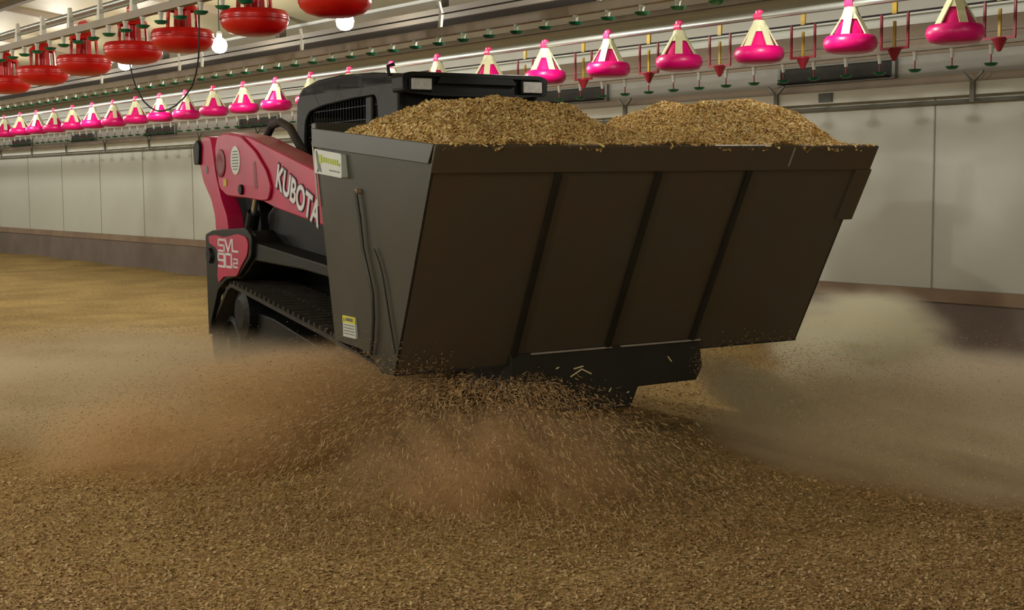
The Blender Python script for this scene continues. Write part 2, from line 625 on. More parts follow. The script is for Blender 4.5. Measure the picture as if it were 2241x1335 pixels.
def make_pan():
    r = empty('feeder_pan')
    p = MB()
    p.lathe([(0.0, .0), (.10, .0), (.138, .010), (.157, .032), (.163, .058), (.158, .084), (.143, .102), (.125, .106), (.108, .10), (.10, .07), (.05, .05), (0, .05)], 32)
    p.build('pan', M['pink'], r, smooth=True)
    MB().lathe([(.108, .095), (.088, .14), (.058, .19), (.030, .24)], 24).build('inner_cone', M['pink'], r, smooth=True)
    c = MB()
    c.lathe([(.064, .200), (.050, .235), (.038, .275), (.0, .276)], 20)
    for k in range(5):
        t0 = 2*PI*k/5 + .35
        def P(rr, da, z):
            return (rr*math.cos(t0+da), rr*math.sin(t0+da), z)
        prof = [(.046, .60, .25), (.070, .36, .205), (.098, .25, .155), (.130, .20, .100)]
        vs = []
        for rr, da, z in prof:
            vs += [P(rr, -da, z), P(rr, da, z), P(rr-.012, -da, z), P(rr-.012, da, z)]
        fs = []
        for i in range(3):
            a, b = 4*i, 4*i+4
            fs += [(a, a+1, b+1, b), (a+2, b+2, b+3, a+3), (a, b, b+2, a+2), (a+1, a+3, b+3, b+1)]
        fs += [(12, 13, 15, 14)]
        c.add(vs, fs)
    c.build('fin_cone', M['ivory'], r)
    n = MB()
    n.lathe([(.022, .27), (.022, .30), (.026, .31), (.026, .335), (.012, .345), (0, .346)], 14)
    n.tube([(0, -.03, .30), (0, .03, .30)], .029, 12)
    n.build('neck_clip', M['pinkneck'], r, smooth=True)
    return r


pan0 = make_pan()
pan_s = [12.689 + .7345*(k-11) for k in range(0, 26)]
pan_vis = []
for s in pan_s:
    x, y = to_pixel(hloc(FEED_N, s, 2.24))
    if -45 < x < 2300:
        pan_vis.append((x, s))
pan_vis.sort(reverse=True)
for i, (x, s) in enumerate(pan_vis):
    r = pan0 if i == 0 else copy_tree(pan0)
    r.location = hloc(FEED_N, s, 2.178 + .004*math.sin(i*2.1))
    r.rotation_euler = (0, 0, PSI + (.7 * i) % 1.05)
    # the clip hugs the pipe, so it keeps the pipe's direction
    for ch in r.children:
        if ch.name.startswith('neck_clip'):
            ch.rotation_euler = (0, 0, PSI - r.rotation_euler[2])
    where = 'right of the loader' if x > 1180 else ('above and behind the cab' if x > 645 else 'left of the cab')
    tag(r, 'pink feeder pan with ivory fins, %s from the right, %s' % (ordinal(i+1), where), 'feeder', 'pink feeder pans on the long pipe')


def make_red():
    r = empty('red_feeder')
    MB().lathe([(0, .0), (.10, .003), (.165, .022), (.20, .052), (.212, .085), (.210, .10), (.216, .112), (.214, .135), (.20, .155), (.185, .158), (.17, .14), (.13, .08), (0, .07)], 36).build('pan', M['red'], r, smooth=True)
    MB().lathe([(.214, .098), (.219, .102), (.219, .108), (.214, .112)], 36).build('rim_band', M['red'], r, smooth=True)
    c = MB()
    for k in range(8):
        t = 2*PI*k/8
        c.bar((.115*math.cos(t), .115*math.sin(t), .07), (.10*math.cos(t), .10*math.sin(t), .30), .03, .012, (math.cos(t), math.sin(t), 0))
    c.lathe([(.113, .285), (.105, .31), (.07, .345), (.035, .37), (.03, .40), (0, .40)], 24)
    c.lathe([(.125, .10), (.118, .125), (.108, .12), (.11, .10)], 24)
    c.build('grill', M['red'], r)
    MB().lathe([(.045, .07), (.05, .30)], 16).build('drop_tube', M['red'], r, smooth=True)
    MB().tube([(0, -.035, .405), (0, .035, .405)], .032, 12).build('neck_clip', M['red'], r, smooth=True)
    return r


red0 = make_red()
reds = [12.816, 11.826, 10.849, 9.843, 8.966, 7.887, 6.887]
for i, s in enumerate(reds):
    r = red0 if i == 0 else copy_tree(red0)
    z = 2.345 + (12.816 - s)*.018 - .085
    r.location = hloc(4.06, s, z)
    r.rotation_euler = (0, 0, PSI)
    lab = ['cut by the left edge of the photo', 'second from the left edge', 'third from the left edge', 'fourth from the left, a cable loop below it',
           'fifth from the left, left of the bright lamp', 'sixth from the left, right of the bright lamp', 'rightmost of the row, at the top edge'][i]
    tag(r, 'large glossy red feeder with caged neck, %s' % lab, 'feeder', 'large red feeders at upper left')
pipe = bpy.data.objects.get('feed_pipe.001')


def make_drinker(scale=1.0, body=.045, low=.012):
    r = empty('nipple_drinker')
    MB().lathe([(.0, low), (.011, low), (.013, low+.01), (.016, body), (.02, body+.004), (.02, body+.014), (0, body+.014)], 10).build('nipple_body', M['nipple'], r, smooth=True)
    MB().lathe([(0, -.010), (.026, -.010), (.040, .0), (.047, .011), (.043, .011), (.032, .003), (0, -.002)], 16).build('drip_cup', M['cup'], r, smooth=True)
    MB().lathe([(0, -.002), (.005, -.002), (.005, low+.004), (0, low+.004)], 8).build('pin', M['redbar'], r)
    return r


def drinkers(n, z, s_ref, step, name, txt_r, txt_l, group, body, drop=None, smax=24.5, xmax=2300, low=.012):
    pr = make_drinker(1, body, low)
    lst = []
    k = -60
    while k < 90:
        s = s_ref + step*k
        k += 1
        if s > smax or s < 2:
            continue
        x, y = to_pixel(hloc(n, s, z))
        if x < -5 or x > xmax or y < -6:
            continue
        if drop and drop[0] < x < drop[1]:
            continue
        lst.append((x, s))
    R_ = sorted([v for v in lst if not drop or v[0] > drop[1]], reverse=True)
    L_ = sorted([v for v in lst if drop and v[0] < drop[0]])
    first = True
    for L, txt in ((R_, txt_r), (L_, txt_l)):
        for i, (x, s) in enumerate(L):
            r = pr if first else copy_tree(pr)
            first = False
            r.location = hloc(n, s, z)
            r.rotation_euler = (0, 0, PSI)
            tag(r, 'green cup drinker, %s %s' % (ordinal(i+1), txt), 'drinker', group)
    return len(lst)


drinkers(5.57, 2.392, 10.416, .2995, 'mid', 'from the right on the rail passing above the cab', '', 'drinkers on the middle rail', .04)
drinkers(8.13, 2.172, 8.858, .2995, 'far', 'from the right on the rail nearest the wall', 'from the left edge on the rail nearest the wall',
         'drinkers on the rail nearest the wall', .125, drop=(645, 1185), smax=30, xmax=2236, low=.07)
drinkers(3.70, 2.468, 11.201, .3005, 'near', 'from the right on the nearest rail, before the red feeders', '', 'drinkers on the nearest rail', .055)

# clips above the nearest rail
pr = None
for i, px_s in enumerate([12.35, 11.35, 10.75, 10.15, 9.55, 8.95, 8.35]):
    if pr is None:
        pr = MB().hexa([(-.02, -.03, 0), (.02, -.03, 0), (.02, .03, 0), (-.02, .03, 0), (-.012, -.012, .16), (.012, -.012, .16), (.012, .012, .16), (-.012, .012, .16)]).build('rail_clip', M['nipple'])
        r = pr
    else:
        r = pr.copy()
        COL.objects.link(r)
    r.location = hloc(3.70, px_s, 2.575)
    r.rotation_euler = (0, 0, PSI)
    tag(r, 'grey-white tapered clip on the nearest drinker rail, %s from the left' % ordinal(i+1), 'clip', 'clips on the nearest rail')
pr = None
for i, s in enumerate([14.4, 12.4, 11.9, 10.0, 8.0, 6.3]):
    if pr is None:
        pr = MB().bar((0, 0, 0), (0, -.02, .11), .03, .02, (1, 0, 0)).bar((0, -.02, .10), (0, .01, .18), .022, .015, (1, 0, 0)).build('line_hanger', M['nipple'])
        r = pr
    else:
        r = pr.copy()
        COL.objects.link(r)
    r.location = hloc(5.57, s, 2.505)
    r.rotation_euler = (0, 0, PSI)
    tag(r, 'white hanger on the middle drinker rail, %s from the left' % ordinal(i+1), 'hanger', 'hangers on the middle rail')


def make_bracket():
    r = empty('hanging_bracket')
    MB().bar((0, 0, .03), (0, 0, .20), .018, .012, (1, 0, 0)).bar((0, 0, .245), (0, 0, .34), .034, .014, (1, 0, 0)).build('stem', M['yellow'], r)
    MB().bar((0, .10, .03), (0, .10, .25), .014, .012, (1, 0, 0)).bar((0, -.10, .03), (0, -.10, .25), .014, .012, (1, 0, 0)) \
        .bar((0, -.105, .03), (0, .105, .03), .016, .014, (1, 0, 0)).build('side_bars', M['redbar'], r)
    MB().lathe([(0, -.05), (.012, -.045), (.045, .025), (.045, .032), (0, .032)], 14).build('funnel', M['redbar'], r)
    return r


pr = make_bracket()
for i, s in enumerate([3.87, 4.61, 5.348, 6.084, 6.846, 7.579, 8.337, 9.09]):
    r = pr if i == 0 else copy_tree(pr)
    r.location = hloc(7.2, s, 2.205)
    r.rotation_euler = (0, 0, PSI)
    tag(r, 'red hanging bracket with yellow stem behind the pink feeders, %s from the right' % ordinal(i+1), 'bracket', 'red brackets on the thin wire')

# lamps
ri = 0
lampproto = None
for s in LAMPS_ROW:
    x, y = to_pixel(hloc(LAMP_N, s, LAMP_Z))
    if x > 1300 or x < -10:
        continue
    h = cz(LAMP_N) - LAMP_Z + .01
    if lampproto is None:
        lampproto = empty('hanging_lamp')
        MB().lathe([(0, -.08), (.04, -.071), (.068, -.045), (.078, 0), (.068, .04), (.04, .066), (.024, .078), (0, .079)], 20).build('bulb', M['bulb'], lampproto, smooth=True)
        MB().lathe([(0, .07), (.026, .07), (.028, .12), (.018, .14), (0, .14)], 16).build('socket', M['socket'], lampproto, smooth=True)
        MB().tube([(0, 0, .135), (0, 0, h)], .005, 6).build('cord', M['wire'], lampproto)
        r = lampproto
    else:
        r = copy_tree(lampproto)
    r.location = hloc(LAMP_N, s, LAMP_Z)
    nm = 'at the top edge right of the centre beam' if x > 900 else ('glowing below the rightmost red feeder' if x > 620 else (
        'large and bright between two red feeders' if x > 400 else ('hidden behind the red feeders, %s from the left' % ordinal(int(x // 110) + 1))))
    tag(r, 'glowing white bulb on a cord, %s' % nm, 'lamp', 'hanging lamps under the ceiling')
for i, (n, s, z, wv) in enumerate(LAMPS_FILL):
    r = empty('hanging_lamp', hloc(n, s, z), PSI)
    MB().lathe([(0, -.08), (.04, -.071), (.068, -.045), (.078, 0), (.068, .04), (.04, .066), (.024, .078), (0, .079)], 16).build('bulb', M['bulb'], r, smooth=True)
    MB().lathe([(0, .07), (.026, .07), (.028, .12), (.018, .14), (0, .14)], 12).build('socket', M['socket'], r)
    MB().tube([(0, 0, .135), (0, 0, cz(n)-z+.01)], .005, 6).build('cord', M['wire'], r)
    tag(r, 'unseen bulb on a cord added as fill light on the camera side, %s along its row' % ordinal(i+1), 'lamp', 'added fill lamps behind the camera')

# cable loop
pts = [(9.98, 2.46), (9.914, 2.304), (9.86, 2.20), (9.796, 2.12), (9.68, 2.03), (9.554, 1.975), (9.45, 1.95), (9.376, 1.943), (9.24, 1.95), (9.113, 1.972),
       (8.97, 2.02), (8.84, 2.09), (8.77, 2.17), (8.72, 2.28), (8.70, 2.46), (8.69, 2.80)]
hobj(MB().tube([(4.06, a, b) for a, b in pts], .006, 8), 'hanging_cable', M['wire'],
     'thin black cable hanging in a loop below the fourth red feeder', 'cable', smooth=True)

# ------------------------------------------------------------------ loader (local x across, y to its rear, z up; origin on the ground below the bucket lip)
YAW = .518
LO = Vector((.83704366, 6.55656029, 0))
loader = empty('track_loader', LO, YAW)
tag(loader, 'compact red and black track loader carrying the shavings spreader bucket', 'loader')


def lp(mb, name, m, parent=None, **k):
    return mb.build(name, m, parent or loader, **k)


def roundpoly(pts, r=.05, seg=4):
    out = []
    n = len(pts)
    for i in range(n):
        p0, p1, p2 = Vector(pts[i-1]), Vector(pts[i]), Vector(pts[(i+1) % n])
        a, b = (p0-p1), (p2-p1)
        rr = min(r, a.length*.45, b.length*.45)
        A, B = p1+a.normalized()*rr, p1+b.normalized()*rr
        for k in range(seg+1):
            t = k/seg
            q = A*(1-t)**2 + p1*2*t*(1-t) + B*t*t
            out.append((q.x, q.y))
    return out


def text_obj(body, size, m, parent, loc, rot, name='lettering', ext=.002, off=0.0, sx=1.0, shear=0.0):
    cu = bpy.data.curves.new(name, 'FONT')
    cu.body = body
    cu.size = size
    cu.extrude = ext
    cu.offset = off
    cu.shear = shear
    cu.align_x = 'LEFT'
    cu.align_y = 'CENTER'
    cu.materials.append(m)
    tmp = bpy.data.objects.new(name, cu)
    COL.objects.link(tmp)
    bpy.context.view_layer.update()
    me = bpy.data.meshes.new_from_object(tmp)
    me.name = name
    bpy.data.objects.remove(tmp, do_unlink=True)
    o = bpy.data.objects.new(name, me)
    COL.objects.link(o)
    o.parent = parent
    o.location = loc
    o.rotation_euler = rot
    o.scale = (sx, 1, 1)
    return o


# text on the machine's right-hand side (local x-) must read rear -> front:  text x = -y, text y = +z, normal = -x
def side_rot(tilt=0.0):
    mtx = Matrix(((0, 0, -1), (-1, 0, 0), (0, 1, 0)))
    return (mtx @ Matrix.Rotation(tilt, 3, 'Z')).to_euler()


# cab
side_out = [(2.20, .95), (3.90, .95), (3.93, 1.60), (3.89, 2.00), (3.78, 2.075), (3.45, 2.115), (2.85, 2.115), (2.20, 2.07)]
side_in = [(2.42, 1.10), (3.72, 1.10), (3.76, 1.60), (3.74, 1.84), (3.66, 1.905), (3.40, 1.935), (2.85, 1.955), (2.52, 1.96)]
ro = roundpoly(side_out, .06)
ri_ = roundpoly(side_in, .06)
cf = MB()
for sx in (-1, 1):
    cf.ring(ro, ri_, 0, sx*.49, sx*.43)
cf.prism(roundpoly([(2.62, .95), (2.74, .95), (2.70, 1.96), (2.60, 1.96)], .02), 0, -.485, -.45)
cf.prism(roundpoly([(2.62, .95), (2.74, .95), (2.70, 1.96), (2.60, 1.96)], .02), 0, .45, .485)
cf.ring([(-.47, .95), (.47, .95), (.47, 1.98), (-.47, 1.98)], [(-.34, 1.12), (.34, 1.12), (.36, 1.86), (-.36, 1.86)], 1, 2.20, 2.27)
cf.ring([(-.47, .95), (.47, .95), (.47, 2.05), (-.47, 2.05)], [(-.38, 1.25), (.38, 1.25), (.38, 1.88), (-.38, 1.88)], 1, 3.84, 3.90)
lp(cf, 'cab_frame', M['cabblack'], bevel=.012)
rf = MB()
top = [(2.14, 2.045), (2.17, 2.068), (2.6, 2.105), (3.1, 2.125), (3.5, 2.118), (3.78, 2.08), (3.86, 2.04), (3.86, 2.01), (2.14, 2.0)]
rf.prism(top, 0, -.49, .49)
lp(rf, 'roof', M['cabblack'], bevel=.015)
vs = MB()
vo = roundpoly([(-.50, 1.95), (-.29, 1.93), (.29, 1.93), (.50, 1.95), (.505, 2.055), (.45, 2.075), (-.45, 2.075), (-.505, 2.055)], .03)
vi = roundpoly([(-.463, 1.965), (-.30, 1.955), (.30, 1.955), (.463, 1.965), (.463, 2.035), (.43, 2.045), (-.43, 2.045), (-.463, 2.035)], .015)
vs.ring(vo, vi, 1, 2.10, 2.26)
vs.box((-.47, 2.13, 1.95), (.47, 2.25, 2.05))
vs.prism([(-.28, 2.005), (.28, 2.005), (.25, 2.05), (-.25, 2.05)], 1, 2.095, 2.15)
visor = lp(vs, 'front_visor', M['cabblack'], bevel=.006)
for sx in (-1, 1):
    wl = lp(MB().box((sx*.385-.078, 2.09, 1.957), (sx*.385+.078, 2.16, 2.042)), 'work_light', M['black'], bevel=.006)
    MB().box((sx*.385-.066, 2.08, 1.967), (sx*.385+.066, 2.095, 2.034)).build('lens', M['lens'], wl, bevel=.004)
lp(MB().box((-.37, 2.225, 1.12), (.37, 2.235, 1.87)), 'windshield', M['glass'])
lp(MB().box((-.40, 3.865, 1.25), (.40, 3.872, 1.88)), 'rear_window', M['glass'])
gr = MB()
for sx in (-1, 1):
    for k in range(27):
        y = 2.48 + k*.048
        gr.bar((sx*.462, y, 1.08), (sx*.462, y, 1.97 if y < 3.4 else 1.92), .005, .005)
    for k in range(10):
        z = 1.14 + k*.085
        gr.bar((sx*.462, 2.42, z), (sx*.462, 3.78, z), .006, .006)
lp(gr, 'side_grille', M['black'])
lp(MB().box((-.47, 2.23, .60), (.47, 3.95, .98)), 'cab_base', M['black'])
se = MB()
se.box((-.24, 2.95, .98), (.24, 3.45, 1.12))
se.prism(roundpoly([(3.40, 1.05), (3.52, 1.05), (3.66, 1.70), (3.58, 1.74), (3.50, 1.70)], .03), 0, -.23, .23)
lp(se, 'seat', M['black'], bevel=.03)
# antenna stub + wiper on the front of the cab
lp(MB().tube([(-.50, 2.30, 2.06), (-.505, 2.30, 2.12), (-.47, 2.28, 2.13)], .012, 8), 'beacon_bracket', M['black'], smooth=True)
# body
bd = MB()
bd.prism(roundpoly([(2.25, .40), (4.60, .36), (4.68, .60), (4.66, 1.20), (4.45, 1.42), (3.92, 1.45), (3.92, 1.0), (2.25, 1.0)], .05), 0, -.50, .50)
lp(bd, 'chassis', M['black'], bevel=.02)
lp(MB().prism(roundpoly([(3.95, 1.44), (4.42, 1.41), (4.60, 1.22), (4.64, 1.22), (4.47, 1.47), (3.95, 1.50)], .02), 0, -.46, .46), 'rear_hood', M['cabblack'], bevel=.01)
for sx in (-1, 1):
    a, b = sorted((sx*.49, sx*.97))
    fd = MB()
    fd.prism([(2.15, .86), (2.60, .885), (3.48, .90), (3.62, .82), (3.80, .76), (4.30, .74), (4.45, .60), (4.48, 1.06), (3.56, 1.10), (3.44, 1.02), (2.15, .93)], 0, a, b)
    lp(fd, 'fender', M['cabblack'], bevel=.01)
lp(MB().prism(roundpoly([(2.28, .92), (3.62, .92), (3.70, 1.20), (3.50, 1.30), (2.9, 1.24), (2.28, 1.08)], .04), 0, -.80, -.50), 'side_tank', M['black'], bevel=.02)
lp(MB().prism(roundpoly([(2.28, .92), (3.62, .92), (3.70, 1.20), (3.50, 1.30), (2.9, 1.24), (2.28, 1.08)], .04), 0, .50, .80), 'side_tank', M['black'], bevel=.02)
# model-number panel on the rear corner of the right-hand side
pn = lp(MB().prism(roundpoly([(4.45, .30), (4.47, 1.05), (4.30, 1.085), (3.56, 1.12), (3.44, 1.06), (3.46, .93), (3.74, .78), (4.0, .745), (4.20, .66), (4.36, .45)], .03), 0, -1.0, -.96),
        'corner_panel', M['cabblack'], bevel=.006)
MB().prism(roundpoly([(4.37, 1.04), (4.20, 1.053), (4.006, 1.042), (3.71, 1.074), (3.54, 1.059), (3.494, 1.02), (3.52, .937), (3.66, .851), (3.75, .782), (4.036, .764), (4.164, .711),
                      (4.184, .77), (4.134, .903), (4.203, .964), (4.36, .99)], .03), 0, -1.008, -.999).build('badge_panel', M['lred'], pn)
GL = {'S': [(1, 1), (0, 1), (0, .5), (1, .5), (1, 0), (0, 0)], 'V': [(0, 1), (.5, 0), (1, 1)], 'L': [(0, 1), (0, 0), (1, 0)],
      '9': [(1, .5), (0, .5), (0, 1), (1, 1), (1, 0), (0, 0)], '0': [(0, 0), (0, 1), (1, 1), (1, 0), (0, 0)], '2': [(0, 1), (1, 1), (1, .5), (0, .5), (0, 0), (1, 0)]}
for ch, y0, w_, z0, h_, th_ in (('S', 4.13, .13, .945, .078, .015), ('V', 3.975, .13, .948, .078, .015), ('L', 3.82, .12, .952, .078, .015), ('9', 4.14, .135, .835, .088, .016),
                                ('0', 3.98, .135, .838, .088, .016), ('2', 3.80, .085, .843, .055, .011)):
    g = MB()
    pl = [(-1.010, y0 - u*w_, z0 + v*h_) for u, v in GL[ch]]
    for a_, b_ in zip(pl[:-1], pl[1:]):
        A, B = Vector(a_), Vector(b_)
        d_ = (B-A).normalized()*th_*.5
        g.bar(A-d_, B+d_, th_ if abs(d_.y) > abs(d_.z) else th_*1.6, .004, (1, 0, 0))
    g.build('lettering', M['text'], pn)
MB().lathe([(0, -1.025), (.05, -1.025), (.06, -1.0)], 20, (0, 4.34, .90), 0).build('tail_lamp', M['black'], pn, smooth=True)

# lift arms
arm_poly = roundpoly([(4.17, 1.50), (4.21, 1.66), (4.13, 1.765), (3.95, 1.775), (3.50, 1.728), (2.19, 1.465), (1.90, 1.36), (1.78, 1.10), (1.74, .55), (1.86, .52), (1.95, .95), (2.05, 1.13),
                      (2.15, 1.158), (3.043, 1.262), (3.258, 1.302), (3.60, 1.318), (3.95, 1.328), (4.12, 1.38)], .05)
link_poly = roundpoly([(4.73, 1.66), (4.70, 1.715), (4.55, 1.765), (4.41, 1.757), (4.375, 1.69), (4.31, 1.50), (4.20, 1.32), (4.08, 1.20), (4.03, 1.05), (4.33, 1.05), (4.34, 1.18),
                       (4.42, 1.30), (4.60, 1.43), (4.68, 1.56)], .03)
for sx in (-1, 1):
    a, b = (-.98, -.80) if sx < 0 else (.80, .98)
    arm = lp(MB().prism(arm_poly, 0, a, b), 'lift_arm', M['lred'], bevel=.008)
    lk = lp(MB().prism(link_poly, 0, *sorted((sx*.965, sx*.84))), 'rear_link', M['lred'], bevel=.008)
    lp(MB().prism(roundpoly([(4.55, .95), (4.60, 1.45), (4.50, 1.68), (4.10, 1.68), (3.86, 1.30), (3.80, .95)], .05), 0, *sorted((sx*.80, sx*.62))), 'rear_tower', M['black'], bevel=.01)
    xo = sx*.98
    e = sx*.02
    lo_, hi_ = sorted((xo, xo+e))
    cover = roundpoly([(4.15, 1.50), (4.19, 1.66), (4.13, 1.755), (3.95, 1.765), (3.62, 1.735), (3.34, 1.63), (3.13, 1.50), (3.05, 1.39), (3.10, 1.31), (3.24, 1.305), (3.60, 1.325), (3.95, 1.335), (4.11, 1.39)], .04)
    cv = MB().prism(cover, 0, lo_, hi_).build('arm_cover', M['lred'], arm, bevel=.006)
    MB().lathe([(.085, xo+e*.8), (.10, xo+e*1.3), (.085, xo+e*1.6), (.05, xo+e*1.2), (0, xo+e*1.2)], 24, (0, 4.05, 1.56), 0).build('pivot_boss', M['lreddark'], arm, smooth=True)
    MB().prism(roundpoly([(3.32, 1.56), (3.37, 1.56), (3.35, 1.38), (3.29, 1.38)], .02), 0, *sorted((xo+e*.9, xo+e*1.08))).build('slot', M['lreddark'], arm)
    MB().lathe([(.035, xo), (.035, xo+e*1.9), (0, xo+e*1.9)], 14, (0, 3.61, 1.376), 0).build('pivot_pin', M['black'], arm)
    MB().lathe([(.028, sx*.96), (.03, sx*.968), (0, sx*.968)], 14, (0, 4.50, 1.52), 0).build('grey_sticker', M['ink'], lk)
    MB().prism(roundpoly([(4.74, 1.56), (4.76, 1.70), (4.66, 1.745), (4.60, 1.70), (4.63, 1.56)], .02), 0, *sorted((sx*.79, sx*.99))).build('end_cap', M['black'], lk, bevel=.005)
    # hydraulic lift cylinder
    cy = lp(MB().tube([(sx*.89, 3.86, .95), (sx*.89, 3.70, 1.22)], .045, 14), 'lift_cylinder', M['black'], smooth=True)
    MB().tube([(sx*.89, 3.70, 1.22), (sx*.89, 3.62, 1.37)], .022, 10).build('rod', M['chrome'], cy, smooth=True)
    if sx < 0:
        MB().lathe([(0, -1.0045), (.098, -1.0045), (.098, -1.000)], 32, (0, 3.73, 1.575), 0).build('round_decal', M['sticker'], arm)
        for k in range(7):
            z = 1.635 - k*.02
            hw = math.sqrt(max(.0, .085**2 - (z-1.575)**2))*.8
            MB().box((-1.006, 3.73-hw, z-.004), (-1.0047, 3.73+hw, z+.004)).build('decal_line', M['ink'], arm)
        MB().box((-1.006, 3.93, 1.40), (-1.0005, 4.0, 1.45)).build('small_yellow_sticker', M['yellow'], arm)
        # brand lettering, slanting down along the arm
        tilt = -math.atan2(.275, .80)
        for off, ex, mm, dx in ((.012, .0015, M['textedge'], 0), (.003, .003, M['text'], 0)):
            text_obj('KUBOTA', .212, mm, arm, (-.984, 2.975, 1.462), side_rot(tilt), 'lettering', ex, off + .002, .89)
# cross tube between the arms at the rear, hoses
lp(MB().tube([(-.85, 4.30, 1.60), (.85, 4.30, 1.60)], .05, 14), 'arm_cross_tube', M['lred'], smooth=True)
lp(MB().tube([(-.70, 3.95, 1.74), (-.71, 3.80, 1.82), (-.72, 3.60, 1.835), (-.73, 3.40, 1.79), (-.74, 3.25, 1.70), (-.74, 3.1, 1.60)], .028, 10), 'hydraulic_hose', M['rubber'], smooth=True)
lp(MB().tube([(-.68, 2.0, 1.25), (-.66, 2.2, 1.12), (-.62, 2.5, 1.02), (-.58, 2.7, 1.0)], .02, 8), 'hydraulic_hose', M['rubber'], smooth=True)
hp = MB()
hp.box((-.66, 1.50, .30), (.66, 1.62, .95))
hp.box((-.95, 1.60, .50), (-.78, 1.9, .66))
hp.box((.78, 1.60, .50), (.95, 1.9, .66))
hp.box((-.95, 1.60, .55), (.95, 1.70, .63))
lp(hp, 'hitch_plate', M['black'], bevel=.01)


# tracks
def hull_path(circs, n=160):
    pts = []
    # circs listed so that the belt runs counter-clockwise in (y, z)
    segs = []
    m = len(circs)
    tang = []
    for i in range(m):
        (y0, z0, r0), (y1, z1, r1) = circs[i], circs[(i+1) % m]
        dx, dz = y1-y0, z1-z0
        d = math.hypot(dx, dz)
        base = math.atan2(dz, dx)
        al = math.acos((r0-r1)/d)
        tang.append(base-al)
    for i in range(m):
        a0 = tang[i-1]
        a1 = tang[i]
        while a1 < a0:
            a1 += 2*PI
        y, z, r = circs[i]
        k = max(3, int((a1-a0)*r/.03))
        for j in range(k+1):
            t = a0 + (a1-a0)*j/k
            pts.append((y+r*math.cos(t), z+r*math.sin(t)))
    return pts


def resample(pts, step):
    P = [Vector(p) for p in pts] + [Vector(pts[0])]
    L = [0]
    for i in range(len(P)-1):
        L.append(L[-1]+(P[i+1]-P[i]).length)
    tot = L[-1]
    n = int(round(tot/step))
    out = []
    j = 0
    for k in range(n):
        t = tot*k/n
        while L[j+1] < t:
            j += 1
        f_ = (t-L[j])/max(1e-9, L[j+1]-L[j])
        q = P[j].lerp(P[j+1], f_)
        d = (P[j+1]-P[j]).normalized()
        out.append((q, d))
    return out


circ = [(2.14, .265, .25), (4.22, .265, .25), (3.98, .50, .215)]
loop = resample(hull_path(circ), .045)
for sx in (-1, 1):
    a, b = sorted((sx*.53, sx*.97))
    t = MB()
    n = len(loop)
    vs, fs = [], []
    for q, d in loop:
        nn = Vector((d.y, -d.x))
        inn = q - nn*.028
        vs += [(a, q.x, q.y), (b, q.x, q.y), (b, inn.x, inn.y), (a, inn.x, inn.y)]
    for i in range(n):
        j = (i+1) % n
        for k in range(4):
            k2 = (k+1) % 4
            fs.append((4*i+k, 4*i+k2, 4*j+k2, 4*j+k))
    t.add(vs, fs)
    trk = lp(t, 'track', M['rubber'])
    lg = MB()
    for i in range(0, n, 2):
        q, d = loop[i]
        nn = Vector((d.y, -d.x))
        for (xa, xb, sh) in ((a+.005, (a+b)/2+.02, 0), ((a+b)/2-.02, b-.005, .022)):
            c0 = q + d*sh
            p0, p1 = c0 - d*.016, c0 + d*.016
            o0, o1 = p0 + nn*.024 + d*.004, p1 + nn*.024 - d*.004
            lg.hexa([(xa, p0.x, p0.y), (xb, p0.x, p0.y), (xb, p1.x, p1.y), (xa, p1.x, p1.y), (xa, o0.x, o0.y), (xb, o0.x, o0.y), (xb, o1.x, o1.y), (xa, o1.x, o1.y)])
    lg.build('tread_lugs', M['rubber'], trk)
    for (y, z, r) in ((2.14, .265, .20), (4.22, .265, .20)):
        MB().lathe([(0, sx*.60), (r, sx*.60), (r, sx*.90), (r*.8, sx*.91), (r*.75, sx*.88), (.06, sx*.88), (.05, sx*.93), (0, sx*.93)], 28, (0, y, z), 0).build('idler_wheel', M['black'], trk, smooth=True)
    MB().lathe([(0, sx*.62), (.17, sx*.62), (.17, sx*.90), (.10, sx*.92), (0, sx*.92)], 18, (0, 3.98, .50), 0).build('sprocket', M['black'], trk)
    for k in range(4):
        MB().lathe([(0, sx*.62), (.10, sx*.62), (.10, sx*.88), (0, sx*.89)], 18, (0, 2.55+k*.42, .14), 0).build('roller', M['black'], trk, smooth=True)
    MB().prism(roundpoly([(2.3, .20), (4.1, .20), (3.98, .52), (3.5, .50), (2.3, .34)], .05), 0, *sorted((sx*.60, sx*.84))).build('track_frame', M['black'], trk, bevel=.01)

# ------------------------------------------------------------------ spreader bucket
bk = empty('spreader_bucket', LO, YAW)
tag(bk, 'huge dark steel spreader bucket heaped with wood shavings on the front of the loader', 'bucket')
bk.rotation_euler = (Matrix.Rotation(YAW, 3, 'Z') @ Matrix.Rotation(-.006, 3, 'Y')).to_euler()
XL, XR, YT, ZT, YB, ZB, SH = -1.326, 1.234, 0.0, 1.58, .704, .483, .10


def fp(u, t, off=0.0):
    """point on the front face: u across 0..1, t down 0..1, off = towards the camera"""
    d = Vector((0, YB-YT, ZB-ZT))
    nrm = Vector((0, d.z, -d.y)).normalized()
    if nrm.y > 0:
        nrm = -nrm
    p = Vector((XL + (XR-XL)*u + SH*t, YT, ZT)) + d*t + nrm*off
    return p


def slab(u0, u1, t0, t1, o0, o1, mb=None, u2=None, u3=None):
    mb = mb or MB()
    u2 = u0 if u2 is None else u2
    u3 = u1 if u3 is None else u3
    return mb.hexa([fp(u2, t1, o0), fp(u3, t1, o0), fp(u1, t0, o0), fp(u0, t0, o0), fp(u2, t1, o1), fp(u3, t1, o1), fp(u1, t0, o1), fp(u0, t0, o1)])


